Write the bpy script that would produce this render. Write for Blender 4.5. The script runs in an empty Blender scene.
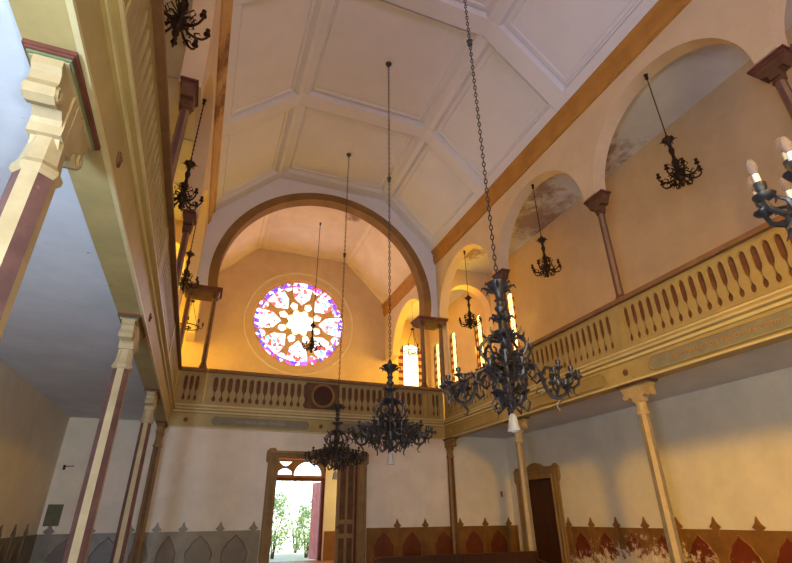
import bpy, bmesh, math, random
from mathutils import Vector, Matrix
from math import sin, cos, pi, radians as R
random.seed(7)
S = bpy.context.scene
COL = S.collection

# ------------------------------------------------------------------ camera
W_PX, H_PX, F_PX = 792, 563, 477.86
YAW, PITCH, ROLL = 0.3741, 0.45586, -0.011036
def cam_matrix():
    cy, sy, cp, sp = cos(YAW), sin(YAW), cos(PITCH), sin(PITCH)
    f = Vector((sy*cp, cy*cp, sp)); r = Vector((cy, -sy, 0)); u = r.cross(f)
    cr, sr = cos(ROLL), sin(ROLL)
    r2 = cr*r + sr*u; u2 = -sr*r + cr*u
    M = Matrix.Identity(4)
    for i in range(3):
        M[i][0] = r2[i]; M[i][1] = u2[i]; M[i][2] = -f[i]
    M[2][3] = 1.6
    return M
cam = bpy.data.objects.new('camera', bpy.data.cameras.new('camera'))
COL.objects.link(cam)
cam.matrix_world = cam_matrix()
cam.data.sensor_width = 36; cam.data.lens = 36*F_PX/W_PX
cam.data.clip_start = 0.02
S.camera = cam

# ------------------------------------------------------------------ world, light, exposure
wd = bpy.data.worlds.new('sky'); S.world = wd; wd.use_nodes = True
nt = wd.node_tree; nt.nodes.clear()
sky = nt.nodes.new('ShaderNodeTexSky'); sky.sky_type = 'HOSEK_WILKIE'; sky.turbidity = 4
sky.sun_direction = Vector((0.3, 0.5, 0.75)).normalized()
bg = nt.nodes.new('ShaderNodeBackground'); bg.inputs[1].default_value = 14
wo = nt.nodes.new('ShaderNodeOutputWorld')
nt.links.new(sky.outputs[0], bg.inputs[0]); nt.links.new(bg.outputs[0], wo.inputs[0])

S.view_settings.view_transform = 'Standard'; S.view_settings.look = 'None'
S.view_settings.gamma = 1; S.view_settings.use_curve_mapping = False
S.view_settings.exposure = 0.0

def area(name, loc, direction, sx, sy, power, color, spread=180):
    l = bpy.data.lights.new(name, 'AREA'); l.shape = 'RECTANGLE'; l.size = sx; l.size_y = sy
    l.energy = power; l.color = color; l.spread = R(spread)
    o = bpy.data.objects.new(name, l); COL.objects.link(o); o.location = loc
    o.rotation_euler = Vector(direction).to_track_quat('-Z', 'Y').to_euler()
    return o
sun = bpy.data.lights.new('sun', 'SUN'); sun.energy = 16; sun.angle = R(0.6); sun.color = (1, .95, .85)
so = bpy.data.objects.new('sun', sun); COL.objects.link(so)
so.rotation_euler = Vector((-.3, .35, -.85)).to_track_quat('-Z', 'Y').to_euler()
ORANGE = (1.0, .55, .02)
area('daylight_front_window', (0.2, -5.3, 7.2), (10.4, 14.0, -6.2), 1.0, 1.6, 150, (1.0, .49, .005), 48)
area('ceiling_fill', (3.5, -5.3, 8.0), (0, 1, .45), 5, 3, 200, (.55, .42, 1.0), 120)  # added cool fill aimed up at the nave ceiling, not a window
area('daylight_side_door', (-3.3, -1.5, 1.0), (.25, .9, .75), 1.6, 1.8, 600, (.52, .74, 1.0), 150)
area('daylight_altar_door', (0.8, -5.3, 1.7), (0, 1, .22), 5.0, 2.6, 473, (1.0, .75, .27))
area('daylight_right_windows', (10.4, 18.4, 8.5), (-1, -.05, -.2), 6.5, 2.0, 520, ORANGE)
area('daylight_left_windows', (-3.4, 18.4, 8.5), (1, -.05, -.2), 6.5, 2.0, 520, ORANGE)
area('daylight_right_windows', (10.4, 13.9, 8.5), (-1, -.05, -.3), 1.6, 2.0, 100, ORANGE)
area('daylight_left_windows', (-3.4, 13.9, 8.5), (1, -.05, -.35), 1.6, 2.0, 45, ORANGE)
area('daylight_rose_window', (3.55, 21.7, 10.2), (0, -1, -.1), 3.6, 3.6, 70, (.35, .42, 1.0))
area('daylight_entrance', (3.5, 21.6, 1.9), (0, -1, 0), 3.0, 2.8, 195, (1.0, .22, .06))
area('vestibule_fill', (8.2, 19.6, 2.6), (-.45, 1, -.1), 1.4, 1.6, 112, (1.0, .79, .18))  # added warm fill for the far vestibule wall, no window here
fl = bpy.data.lights.new('camera_flash', 'POINT'); fl.energy = 225; fl.color = (.85, 1.0, 1.0); fl.shadow_soft_size = .03
fo = bpy.data.objects.new('camera_flash', fl); COL.objects.link(fo); fo.location = (0.2, -.05, 1.78)

# ------------------------------------------------------------------ materials
def lin(c):
    return tuple(((v/255)/12.92 if v/255 <= .04045 else ((v/255+.055)/1.055)**2.4) for v in c) + (1,)
def new_mat(name):
    m = bpy.data.materials.new(name); m.use_nodes = True
    n = m.node_tree; b = n.nodes['Principled BSDF']
    return m, n, b
def ramp(n, fac, stops):
    r = n.nodes.new('ShaderNodeValToRGB'); e = r.color_ramp.elements
    while len(e) < len(stops): e.new(.5)
    for el, (p, c) in zip(e, stops): el.position = p; el.color = c
    n.links.new(fac, r.inputs[0]); return r.outputs[0]
def noise(n, scale, detail=4, rough=.6, vec=None, stretch=None):
    tc = n.nodes.new('ShaderNodeTexCoord')
    src = vec or tc.outputs['Object']
    if stretch:
        mp = n.nodes.new('ShaderNodeMapping'); mp.inputs['Scale'].default_value = stretch
        n.links.new(src, mp.inputs[0]); src = mp.outputs[0]
    t = n.nodes.new('ShaderNodeTexNoise'); t.inputs['Scale'].default_value = scale
    t.inputs['Detail'].default_value = detail; t.inputs['Roughness'].default_value = rough
    n.links.new(src, t.inputs['Vector']); return t.outputs['Fac']
def mix(n, fac, a, b):
    m = n.nodes.new('ShaderNodeMixRGB')
    for i, v in ((0, fac), (1, a), (2, b)):
        if isinstance(v, (tuple, float, int)): m.inputs[i].default_value = v
        else: n.links.new(v, m.inputs[i])
    return m.outputs[0]
def math_n(n, op, a, b=0.0, clamp=False):
    m = n.nodes.new('ShaderNodeMath'); m.operation = op; m.use_clamp = clamp
    for i, v in ((0, a), (1, b)):
        if isinstance(v, (float, int)): m.inputs[i].default_value = v
        else: n.links.new(v, m.inputs[i])
    return m.outputs[0]
def bump(n, b, h, strength=.2, dist=.02):
    bp = n.nodes.new('ShaderNodeBump'); bp.inputs['Strength'].default_value = strength
    bp.inputs['Distance'].default_value = dist
    n.links.new(h, bp.inputs['Height']); n.links.new(bp.outputs[0], b.inputs['Normal'])
def worn(name, c1, c2, scale=3, rough=.8, c3=None, amt=.62, metallic=0, bs=.15, stretch=None, spec=.3):
    m, n, b = new_mat(name)
    f = noise(n, scale, 6, .65, stretch=stretch)
    col = ramp(n, f, [(.35, lin(c1)), (.65, lin(c2))])
    if c3:
        g = noise(n, scale*4.3, 5, .7, stretch=stretch)
        col = mix(n, ramp(n, g, [(amt-.02, (0, 0, 0, 1)), (amt+.04, (1, 1, 1, 1))]), col, lin(c3))
    n.links.new(col, b.inputs['Base Color'])
    b.inputs['Roughness'].default_value = rough; b.inputs['Metallic'].default_value = metallic
    b.inputs['Specular IOR Level'].default_value = spec
    bump(n, b, noise(n, scale*10, 4, .6), bs)
    return m
M = {}
M['plaster'] = worn('plaster', (214, 198, 176), (228, 213, 192), 1.2, .9)
M['plaster_ceiling'] = worn('plaster_ceiling', (213, 213, 218), (220, 219, 224), .9, .9)
M['plaster_lower'] = worn('plaster_lower', (216, 208, 196), (230, 222, 211), 1.6, .85)
M['ochre'] = worn('ochre_paint', (150, 132, 90), (168, 150, 104), 2.5, .5, (126, 104, 72), .68)
M['ochre_beam'] = worn('ochre_beam_paint', (158, 142, 96), (176, 158, 108), 1.8, .5, (130, 106, 66), .68)
M['ochre_light'] = worn('light_ochre_moulding', (190, 178, 136), (206, 194, 152), 3, .42)
M['ochre_dark'] = worn('brown_ochre_paint', (150, 134, 88), (164, 146, 96), 2.2, .7)
M['cornice'] = worn('cornice_paint', (168, 118, 52), (188, 136, 64), 1.5, .7)
M['soffit_brown'] = worn('arch_soffit_paint', (124, 94, 54), (144, 110, 66), 1.2, .8)
M['shaft_tan'] = worn('tan_shaft_paint', (122, 98, 74), (142, 116, 88), 4, .6)
M['maroon'] = worn('maroon_paint', (92, 52, 44), (112, 68, 58), 4, .7)
M['cream'] = worn('cream_paint', (158, 140, 106), (180, 162, 128), 2.2, .6, (128, 102, 78), .66)
M['backing'] = worn('dark_backing_paint', (94, 62, 44), (114, 78, 56), 5, .75)
M['rail_brown'] = worn('rail_brown_paint', (116, 84, 58), (136, 102, 72), 4, .6)
M['purple'] = worn('faded_maroon_paint', (88, 62, 62), (112, 80, 76), 5, .65, (170, 150, 120), .66)
M['grey_column'] = worn('grey_column_paint', (118, 108, 96), (140, 128, 112), 5, .6)
M['green_line'] = worn('green_paint', (96, 112, 82), (112, 128, 96), 4, .7)
M['cap_brown'] = worn('capital_brown', (82, 56, 40), (112, 78, 54), 4, .6)
M['grey_blue'] = worn('grey_blue_paint', (118, 118, 104), (134, 132, 116), 3, .7)
M['gold'] = worn('gold_lettering', (168, 118, 56), (184, 134, 70), 6, .5)
M['pale_letter'] = worn('pale_lettering', (164, 152, 122), (178, 166, 136), 6, .6)
M['iron'] = worn('bronzed_iron', (42, 42, 48), (70, 70, 78), 9, .36, metallic=.45, spec=.7)
M['iron_small'] = worn('dark_bronze', (36, 24, 16), (58, 40, 26), 9, .5, metallic=.5)
M['wood_dark'] = worn('dark_wood', (52, 26, 16), (72, 38, 22), 4, .55, stretch=(6, 6, 1))
M['wood_mid'] = worn('brown_wood', (132, 108, 76), (154, 128, 92), 4, .6, stretch=(6, 6, 1))
M['frame_brown'] = worn('door_surround_paint', (126, 98, 64), (148, 118, 78), 3, .65, (96, 70, 46), .64)
M['pink_paint'] = worn('red_door_paint', (206, 120, 112), (224, 140, 130), 3, .6)
M['red_frame'] = worn('dark_red_frame', (88, 40, 30), (110, 54, 40), 4, .6)
M['floor'] = worn('floor_tile', (120, 84, 64), (146, 106, 82), 2, .45)
M['grass'] = worn('pale_gravel', (196, 192, 166), (214, 212, 190), 3, .9)
M['leaf'] = worn('leaf', (150, 186, 110), (196, 220, 150), 5, .7)
M['stem'] = worn('stem', (80, 60, 40), (100, 80, 56), 5, .8)
M['grey_patch'] = worn('dark_stain', (92, 92, 78), (108, 106, 90), 5, .8)
M['candle'] = worn('candle_tube', (236, 234, 226), (244, 242, 236), 5, .45)
def glass(name, c, tr=.8):
    m, n, b = new_mat(name); b.inputs['Base Color'].default_value = lin(c)
    b.inputs['Roughness'].default_value = .25; b.inputs['Transmission Weight'].default_value = tr
    return m
M['frosted'] = glass('frosted_glass', (190, 194, 200), .2)
M['bulb'] = glass('bulb_glass', (205, 190, 190), .75); M['bulb'].node_tree.nodes['Principled BSDF'].inputs['IOR'].default_value = 1.08

def stained_plaster(name, c1, c2, stain, regions):
    """plaster with brown damp stains at fixed places (object = world coordinates)"""
    m, n, b = new_mat(name)
    col = ramp(n, noise(n, 1.2, 6, .65), [(.35, lin(c1)), (.65, lin(c2))])
    tc = n.nodes.new('ShaderNodeTexCoord')
    for (x, y, z, r) in regions:
        d = n.nodes.new('ShaderNodeVectorMath'); d.operation = 'DISTANCE'
        n.links.new(tc.outputs['Object'], d.inputs[0]); d.inputs[1].default_value = (x, y, z)
        f = math_n(n, 'SUBTRACT', 1.0, math_n(n, 'DIVIDE', d.outputs['Value'], r))
        f = math_n(n, 'ADD', f, math_n(n, 'MULTIPLY', math_n(n, 'SUBTRACT', noise(n, 2.6, 6, .7), .5), 2.2))
        f = math_n(n, 'MULTIPLY', math_n(n, 'SUBTRACT', f, .2), 1.8, True)
        col = mix(n, math_n(n, 'MULTIPLY', f, .75), col, lin(stain))
    n.links.new(col, b.inputs['Base Color']); b.inputs['Roughness'].default_value = .9
    bump(n, b, noise(n, 12, 4, .6), .15)
    return m
M['aisle_ceiling'] = stained_plaster('aisle_ceiling_plaster', (206, 206, 208), (220, 218, 220), (128, 84, 64),
        [(9.6, 8.0, 11, 1.3), (9.9, 11.4, 11, 2.0), (9.0, 10.0, 11, .9), (8.8, 14.5, 11, 1.0)])
M['rear_ceiling'] = stained_plaster('rear_ceiling_plaster', (226, 206, 180), (238, 220, 196), (120, 74, 40), [(4.9, 17.7, 13.85, .55)])
M['cornice_left'] = stained_plaster('damaged_cornice_paint', (190, 150, 96), (204, 166, 110), (104, 56, 30),
        [(-.9, 8.6, 11.4, 1.0), (-.9, 10.2, 11.3, .9)])

def two_tone(name, low, high, zc=4.3):
    m, n, b = new_mat(name)
    tc = n.nodes.new('ShaderNodeTexCoord'); sp = n.nodes.new('ShaderNodeSeparateXYZ'); n.links.new(tc.outputs['Object'], sp.inputs[0])
    up = math_n(n, 'GREATER_THAN', sp.outputs[2], zc)
    f = noise(n, 1.1, 7, .68)
    ca = ramp(n, f, [(.35, lin(low[0])), (.65, lin(low[1]))]); cb = ramp(n, f, [(.35, lin(high[0])), (.65, lin(high[1]))])
    n.links.new(mix(n, up, ca, cb), b.inputs['Base Color']); b.inputs['Roughness'].default_value = .88
    bump(n, b, noise(n, 12, 4, .6), .15); return m
M['wall_paint'] = two_tone('painted_wall', ((214, 208, 198), (228, 222, 212)), ((200, 174, 138), (212, 186, 150)))
M['wall_tan'] = worn('tan_plaster', (210, 186, 152), (220, 197, 163), 1.1, .88)
M['soffit_pale'] = worn('pale_soffit_plaster', (196, 204, 218), (212, 218, 230), 1.4, .85, (150, 150, 158), .68)
# painted dado: olive brown with white peeling
def dado_mat(name, c1, c2, peel):
    m, n, b = new_mat(name)
    col = ramp(n, noise(n, 3, 6, .6), [(.35, lin(c1)), (.65, lin(c2))])
    if peel:
        tc = n.nodes.new('ShaderNodeTexCoord')
        sp = n.nodes.new('ShaderNodeSeparateXYZ'); n.links.new(tc.outputs['Object'], sp.inputs[0])
        g = noise(n, 6, 8, .75)
        zz = math_n(n, 'MULTIPLY', math_n(n, 'SUBTRACT', 1.22, sp.outputs[2]), .35)
        yy = math_n(n, 'MULTIPLY', math_n(n, 'ABSOLUTE', math_n(n, 'SUBTRACT', sp.outputs[1], 10.3)), -.06)
        f = math_n(n, 'ADD', math_n(n, 'ADD', g, zz), yy)
        f = math_n(n, 'MULTIPLY', math_n(n, 'SUBTRACT', f, .6), 14, True)
        col = mix(n, f, col, lin((214, 200, 184)))
    n.links.new(col, b.inputs['Base Color']); b.inputs['Roughness'].default_value = .4
    bump(n, b, noise(n, 14, 4, .6), .2)
    return m
M['dado'] = dado_mat('dado_olive_paint', (112, 76, 34), (134, 92, 44), False)
M['dado_panel'] = dado_mat('dado_panel_paint', (92, 40, 20), (112, 54, 28), False)
M['dado_peel'] = dado_mat('dado_peeling_paint', (118, 82, 40), (140, 98, 50), True)
M['dado_panel_peel'] = dado_mat('dado_panel_peeling_paint', (96, 36, 16), (118, 50, 24), True)
M['dado_grey'] = dado_mat('dado_grey_paint', (96, 84, 70), (120, 106, 90), False)
M['dado_panel_grey'] = dado_mat('dado_panel_grey_paint', (72, 52, 46), (92, 68, 58), False)

def emit_mat(name, build):
    m = bpy.data.materials.new(name); m.use_nodes = True; n = m.node_tree; n.nodes.clear()
    o = n.nodes.new('ShaderNodeOutputMaterial'); e = n.nodes.new('ShaderNodeEmission')
    n.links.new(e.outputs[0], o.inputs[0]); build(n, e); return m
def rose_build(n, e):
    tc = n.nodes.new('ShaderNodeTexCoord')
    v = n.nodes.new('ShaderNodeTexVoronoi'); v.inputs['Scale'].default_value = 6.5
    n.links.new(tc.outputs['Object'], v.inputs['Vector'])
    sp = n.nodes.new('ShaderNodeSeparateXYZ'); n.links.new(v.outputs['Color'], sp.inputs[0])
    ln = n.nodes.new('ShaderNodeVectorMath'); ln.operation = 'LENGTH'; n.links.new(tc.outputs['Object'], ln.inputs[0])
    r = ln.outputs['Value']
    r = math_n(n, 'DIVIDE', r, 2.2)
    def rr(stops):
        q = ramp(n, sp.outputs[0], stops); q.node.color_ramp.interpolation = 'CONSTANT'; return q
    inner = rr([(0, (1.0, 1, .95, 1)), (.3, (.4, .8, 1, 1)), (.42, (1, 1, 1, 1)), (.75, (.45, .75, .95, 1)), (.88, (.95, .3, .3, 1))])
    mid = rr([(0, (1, 1, .97, 1)), (.34, (.75, .08, .06, 1)), (.44, (1, .97, .95, 1)), (.62, (.2, .5, .9, 1)), (.7, (1, .9, .7, 1)), (.86, (.8, .12, .1, 1))])
    outer = rr([(0, (.13, .04, .5, 1)), (.3, (.9, .85, 1, 1)), (.45, (.08, .05, .4, 1)), (.62, (.5, .05, .15, 1)), (.72, (1, .95, .9, 1)), (.88, (.3, .08, .55, 1))])
    core = (1.0, .86, .5, 1)
    def step(a, w): return math_n(n, 'MULTIPLY', math_n(n, 'SUBTRACT', r, a), 1/w, True)
    c = mix(n, step(.42, .03), core, inner)
    c = mix(n, step(.62, .03), c, mid)
    c = mix(n, step(.87, .02), c, outer)
    # lead lines
    v2 = n.nodes.new('ShaderNodeTexVoronoi'); v2.feature = 'DISTANCE_TO_EDGE'; v2.inputs['Scale'].default_value = 6.5
    n.links.new(tc.outputs['Object'], v2.inputs['Vector'])
    line = math_n(n, 'GREATER_THAN', v2.outputs['Distance'], .035)
    ring = step(.44, .02)
    keep = math_n(n, 'ADD', line, math_n(n, 'SUBTRACT', 1.0, ring), True)
    c = mix(n, keep, (.25, .1, .12, 1), c)
    n.links.new(c, e.inputs[0]); e.inputs[1].default_value = 3.0
M['rose_glass'] = emit_mat('rose_window_glass', rose_build)
def win_build(side):
    def f(n, e):
        # object coords: x across, z up; coloured border pieces round pale panes
        tc = n.nodes.new('ShaderNodeTexCoord'); sp = n.nodes.new('ShaderNodeSeparateXYZ')
        n.links.new(tc.outputs['Object'], sp.inputs[0])
        hw = side
        ax = math_n(n, 'ABSOLUTE', sp.outputs[0])
        border = math_n(n, 'GREATER_THAN', ax, hw*(.56 if side > .5 else .36))
        k = math_n(n, 'GREATER_THAN', math_n(n, 'SINE', math_n(n, 'MULTIPLY', sp.outputs[2], 17)), .1)
        bc = mix(n, k, (1, .5, .06, 1), (.6, .05, .02, 1))
        c = mix(n, border, (1, .84, .40, 1) if side > .5 else (1, .74, .26, 1), bc)
        n.links.new(c, e.inputs[0])
        n.links.new(math_n(n, 'ADD', .9, math_n(n, 'MULTIPLY', math_n(n, 'SUBTRACT', 1.0, border), 3.0 if side > .5 else 2.2)), e.inputs[1])
    return f
M['win_glass'] = emit_mat('stained_border_glass', win_build(.35))
M['win_glass_wide'] = emit_mat('stained_border_glass_wide', win_build(.72))

# ------------------------------------------------------------------ geometry helpers
class MB:
    def __init__(s): s.v = []; s.f = []; s.m = []
    def add(s, vs, fs, mi=0):
        o = len(s.v); s.v += [tuple(v) for v in vs]
        s.f += [tuple(i+o for i in f) for f in fs]; s.m += [mi]*len(fs) if isinstance(mi, int) else list(mi)
        return s
    def box(s, x0, x1, y0, y1, z0, z1, mi=0):
        v = [(x, y, z) for x in (x0, x1) for y in (y0, y1) for z in (z0, z1)]
        return s.add(v, [(0, 1, 3, 2), (4, 6, 7, 5), (0, 4, 5, 1), (2, 3, 7, 6), (0, 2, 6, 4), (1, 5, 7, 3)], mi)
    def prism(s, pts, d0, d1, frame, mi=0):
        """pts (u,v) extruded from d0 to d1; frame(u,v,d)->xyz"""
        n = len(pts); v = [frame(u, w, d0) for u, w in pts] + [frame(u, w, d1) for u, w in pts]
        f = [tuple(range(n)), tuple(range(2*n-1, n-1, -1))] + [(i, (i+1) % n, n+(i+1) % n, n+i) for i in range(n)]
        return s.add(v, f, mi)
    def lathe(s, prof, n=12, c=(0, 0, 0), mi=0, phase=0, mats=None):
        o = []; fs = []; ms = []
        for r, z in prof:
            for k in range(n):
                a = 2*pi*k/n+phase; o.append((c[0]+r*cos(a), c[1]+r*sin(a), c[2]+z))
        for i in range(len(prof)-1):
            for k in range(n):
                fs.append((i*n+k, i*n+(k+1) % n, (i+1)*n+(k+1) % n, (i+1)*n+k)); ms.append(mats[k % len(mats)] if mats else mi)
        fs.append(tuple(range(n-1, -1, -1))); ms.append(mi)
        fs.append(tuple((len(prof)-1)*n+k for k in range(n))); ms.append(mi)
        return s.add(o, fs, ms)
    def tube(s, path, rad, n=6, mi=0):
        path = [Vector(p) for p in path]; L = len(path)
        if not isinstance(rad, (list, tuple)): rad = [rad]*L
        vs = []; fs = []; up = None
        for i, p in enumerate(path):
            t = (path[min(i+1, L-1)]-path[max(i-1, 0)]).normalized()
            if up is None:
                up = Vector((0, 0, 1)) if abs(t.z) < .9 else Vector((1, 0, 0))
            a = t.cross(up).normalized(); b = a.cross(t).normalized(); up = b
            for k in range(n):
                q = 2*pi*k/n; vs.append(p+rad[i]*(cos(q)*a+sin(q)*b))
        for i in range(L-1):
            for k in range(n): fs.append((i*n+k, i*n+(k+1) % n, (i+1)*n+(k+1) % n, (i+1)*n+k))
        fs += [tuple(range(n-1, -1, -1)), tuple((L-1)*n+k for k in range(n))]
        return s.add(vs, fs, mi)
    def torus(s, c, rx, rz, r, plane, n=10, k=5, mi=0):
        vs = []; fs = []
        for i in range(n):
            a = 2*pi*i/n
            for j in range(k):
                b = 2*pi*j/k
                u = (rx+r*cos(b))*cos(a); w = (rz+r*cos(b))*sin(a); d = r*sin(b)
                vs.append((c[0]+u, c[1]+d, c[2]+w) if plane == 'xz' else (c[0]+d, c[1]+u, c[2]+w) if plane == 'yz' else (c[0]+u, c[1]+w, c[2]+d))
        for i in range(n):
            for j in range(k): fs.append((i*k+j, i*k+(j+1) % k, ((i+1) % n)*k+(j+1) % k, ((i+1) % n)*k+j))
        return s.add(vs, fs, mi)
    def mesh(s, name, mats, smooth=False):
        me = bpy.data.meshes.new(name); me.from_pydata(s.v, [], s.f)
        for m in (mats if isinstance(mats, list) else [mats]): me.materials.append(M[m] if isinstance(m, str) else m)
        me.polygons.foreach_set('material_index', s.m)
        bm = bmesh.new(); bm.from_mesh(me); bmesh.ops.recalc_face_normals(bm, faces=bm.faces); bm.to_mesh(me); bm.free()
        if smooth:
            me.polygons.foreach_set('use_smooth', [True]*len(me.polygons))
            try: me.set_sharp_from_angle(angle=R(40))
            except Exception: pass
        return me
    def obj(s, name, mats, parent=None, smooth=False, kind=None, loc=None):
        return link(name, s.mesh(name, mats, smooth), parent, kind, loc)
def link(name, me, parent=None, kind=None, loc=None):
    o = bpy.data.objects.new(name, me); COL.objects.link(o)
    if parent: o.parent = parent
    if kind: o['kind'] = kind
    if loc: o.location = loc
    return o
def thing(name, label, cat, loc=(0, 0, 0), rz=0, group=None):
    o = bpy.data.objects.new(name, None); COL.objects.link(o); o.empty_display_size = .2
    o.location = loc; o.rotation_euler = (0, 0, rz); o['label'] = label; o['category'] = cat
    if group: o['group'] = group
    return o
def tag(o, label, cat, group=None):
    o['label'] = label; o['category'] = cat
    if group: o['group'] = group
    return o
def copy_tree(o, parent=None):
    c = o.copy(); COL.objects.link(c)
    if parent:
        c.parent = parent
    for ch in list(o.children): copy_tree(ch, c)
    return c
def dup(o, label, loc, rz=None, group=None):
    c = copy_tree(o); c['label'] = label; c.location = loc
    if rz is not None: c.rotation_euler = (0, 0, rz)
    if group: c['group'] = group
    return c

FR = {'xz': lambda u, w, d: (u, d, w), 'yz': lambda u, w, d: (d, u, w), 'xy': lambda u, w, d: (u, w, d)}
def plate_mesh(name, outer, holes, d0, d1, frame, mats, edge_test=None):
    """flat plate with holes between depths d0 and d1; frame 'xz','yz','xy'"""
    cu = bpy.data.curves.new('tmp', 'CURVE'); cu.dimensions = '2D'; cu.fill_mode = 'BOTH'; cu.extrude = .5
    for loop in [outer]+holes:
        sp = cu.splines.new('POLY'); sp.points.add(len(loop)-1); sp.use_cyclic_u = True
        for i, (u, w) in enumerate(loop): sp.points[i].co = (u, w, 0, 1)
    ob = bpy.data.objects.new('tmp', cu); COL.objects.link(ob)
    dg = bpy.context.evaluated_depsgraph_get(); dg.update()
    me = bpy.data.meshes.new_from_object(ob.evaluated_get(dg))
    bpy.data.objects.remove(ob); bpy.data.curves.remove(cu)
    f = FR[frame]
    sides = [abs(p.normal.z) < .5 for p in me.polygons]; cents = [p.center.copy() for p in me.polygons]
    for v in me.vertices:
        u, w, z = v.co; v.co = f(u, w, d0+(z+.5)*(d1-d0))
    me.materials.clear()
    for m in (mats if isinstance(mats, list) else [mats]): me.materials.append(M[m])
    for p, sd, c in zip(me.polygons, sides, cents):
        p.material_index = 1 if (edge_test and sd and edge_test(c.x, c.y)) else 0
        p.use_smooth = False
    bm = bmesh.new(); bm.from_mesh(me); bmesh.ops.remove_doubles(bm, verts=bm.verts, dist=1e-4)
    bmesh.ops.recalc_face_normals(bm, faces=bm.faces); bm.to_mesh(me); bm.free()
    me.name = name
    return me
def plate(name, outer, holes, d0, d1, frame, mats, parent=None, kind=None, edge_test=None, loc=None):
    return link(name, plate_mesh(name, outer, holes, d0, d1, frame, mats, edge_test), parent, kind, loc)
def arc(cu, cv, r, a0, a1, n=28):
    return [(cu+r*cos(a0+(a1-a0)*i/n), cv+r*sin(a0+(a1-a0)*i/n)) for i in range(n+1)]
def rect(u0, u1, v0, v1): return [(u0, v0), (u1, v0), (u1, v1), (u0, v1)]
def arched(uc, hw, v0, vs, n=14):
    """round-headed opening, springing at vs"""
    return [(uc-hw, v0), (uc+hw, v0)]+arc(uc, vs, hw, 0, pi, n)

# ------------------------------------------------------------------ main dimensions
XL, XR = -1.15, 8.15          # column lines
WL, WR = -3.5, 10.5           # outer walls
YF, YB, YW = -5.6, 15.8, 22.0 # east wall, front of rear gallery, west wall with rose
ZG, ZR = 4.0, 5.8             # underside of gallery beam, top of rail
ZCAP = 8.6
def mx(x): return 7.0-x       # mirror to the left side

# ------------------------------------------------------------------ floor, walls
MB().box(WL-.3, WR+.3, YF-.3, YW+.3, -.2, 0).obj('floor', 'floor', kind='structure')
side_wins = [14.55, 17.0, 19.4, 21.2]
def side_holes(): return [arched(y, .36, 6.9, 9.2) for y in side_wins]
plate('wall_right', [(YF, 0), (13.4, 0), (13.4, 2.68), (14.9, 2.68), (14.9, 0), (YW, 0), (YW, 11.1), (YF, 11.1)], side_holes(), WR, WR+.3, 'yz', 'wall_paint', kind='structure')
plate('wall_left', rect(YF, YW, 0, 11.1), side_holes(), WL-.3, WL, 'yz', 'wall_paint', kind='structure')
ROSE = (3.6, 10.14)
plate('wall_front', [(WL-.3, 0), (1.75, 0), (1.75, 3.85), (5.25, 3.85), (5.25, 0), (WR+.3, 0), (WR+.3, 14.2), (WL-.3, 14.2)],
      [arc(ROSE[0], ROSE[1], 2.3, 0, 2*pi-.12, 48), arched(9.44, .72, 6.6, 8.95), arched(mx(9.44), .72, 6.6, 8.95)], YW, YW+.35, 'xz', 'wall_paint', kind='structure')
plate('wall_altar', rect(WL-.3, WR+.3, 0, 14.2), [arched(0.2, .8, 6, 8.2), arched(6.8, .8, 6, 8.2)], YF-.3, YF, 'xz', 'plaster', kind='structure')
plate('wall_back', [(WL, 0), (2.25, 0), (2.25, 3.40), (4.80, 3.40), (4.80, 0), (WR, 0), (WR, 4.14), (WL, 4.14)], [], YB, YB+.22, 'xz', 'plaster_lower', kind='structure')

# arcade walls
BAYS = [-3.5, .8, 5.1, 9.4, 13.7]
def arcade(name, x0, x1):
    out = [(YF, ZCAP)]
    for yc in BAYS: out += arc(yc, ZCAP, 1.96, pi, 0)
    out += [(16.3, ZCAP)] + arc(18.9, ZCAP, 1.98, pi, 0) + [(YW, ZCAP), (YW, 11.75), (YF, 11.75)]
    plate(name, out, [], x0, x1, 'yz', 'wall_tan', kind='structure')
arcade('wall_right_arcade', 7.98, 8.36)
arcade('wall_left_arcade', mx(8.36), mx(7.98))
# great arch across the nave
ax, az, ar = 3.52, 9.2, 3.86
a0 = math.asin((ZCAP-az)/ar)
prof = [(-1.0, ZCAP), (-1.0, 11.6), (1.25, 13.95), (5.75, 13.95), (8.0, 11.6), (8.0, ZCAP)]
plate('wall_great_arch', prof+arc(ax, az, ar, a0, pi-a0, 56), [], YB, YB+.45, 'xz', ['plaster_ceiling', 'soffit_brown'], kind='structure',
      edge_test=lambda u, w: abs(math.hypot(u-ax, w-az)-ar) < .03)
aro = 4.17
plate('trim_great_arch_band', arc(ax, az, aro, math.asin((ZCAP-az)/aro), pi-math.asin((ZCAP-az)/aro), 56)+arc(ax, az, ar, pi-a0, a0, 56), [], YB-.03, YB, 'xz', 'soffit_brown', kind='structure')
# arches across the aisles in the same line
for s, nm in ((0, 'wall_right_aisle_arch'), (1, 'wall_left_aisle_arch')):
    xs = lambda x: mx(x) if s else x
    o = [(xs(8.36), 4.6), (xs(8.42), 4.6)] + [(xs(u), w) for u, w in arc(9.46, 9.3, 1.02, pi, 0, 24)] + [(xs(10.49), 4.6), (xs(10.5), 4.6), (xs(10.5), 11), (xs(8.36), 11)]
    plate(nm, o, [], YB+.05, YB+.5, 'xz', 'wall_tan', kind='structure')
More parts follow.
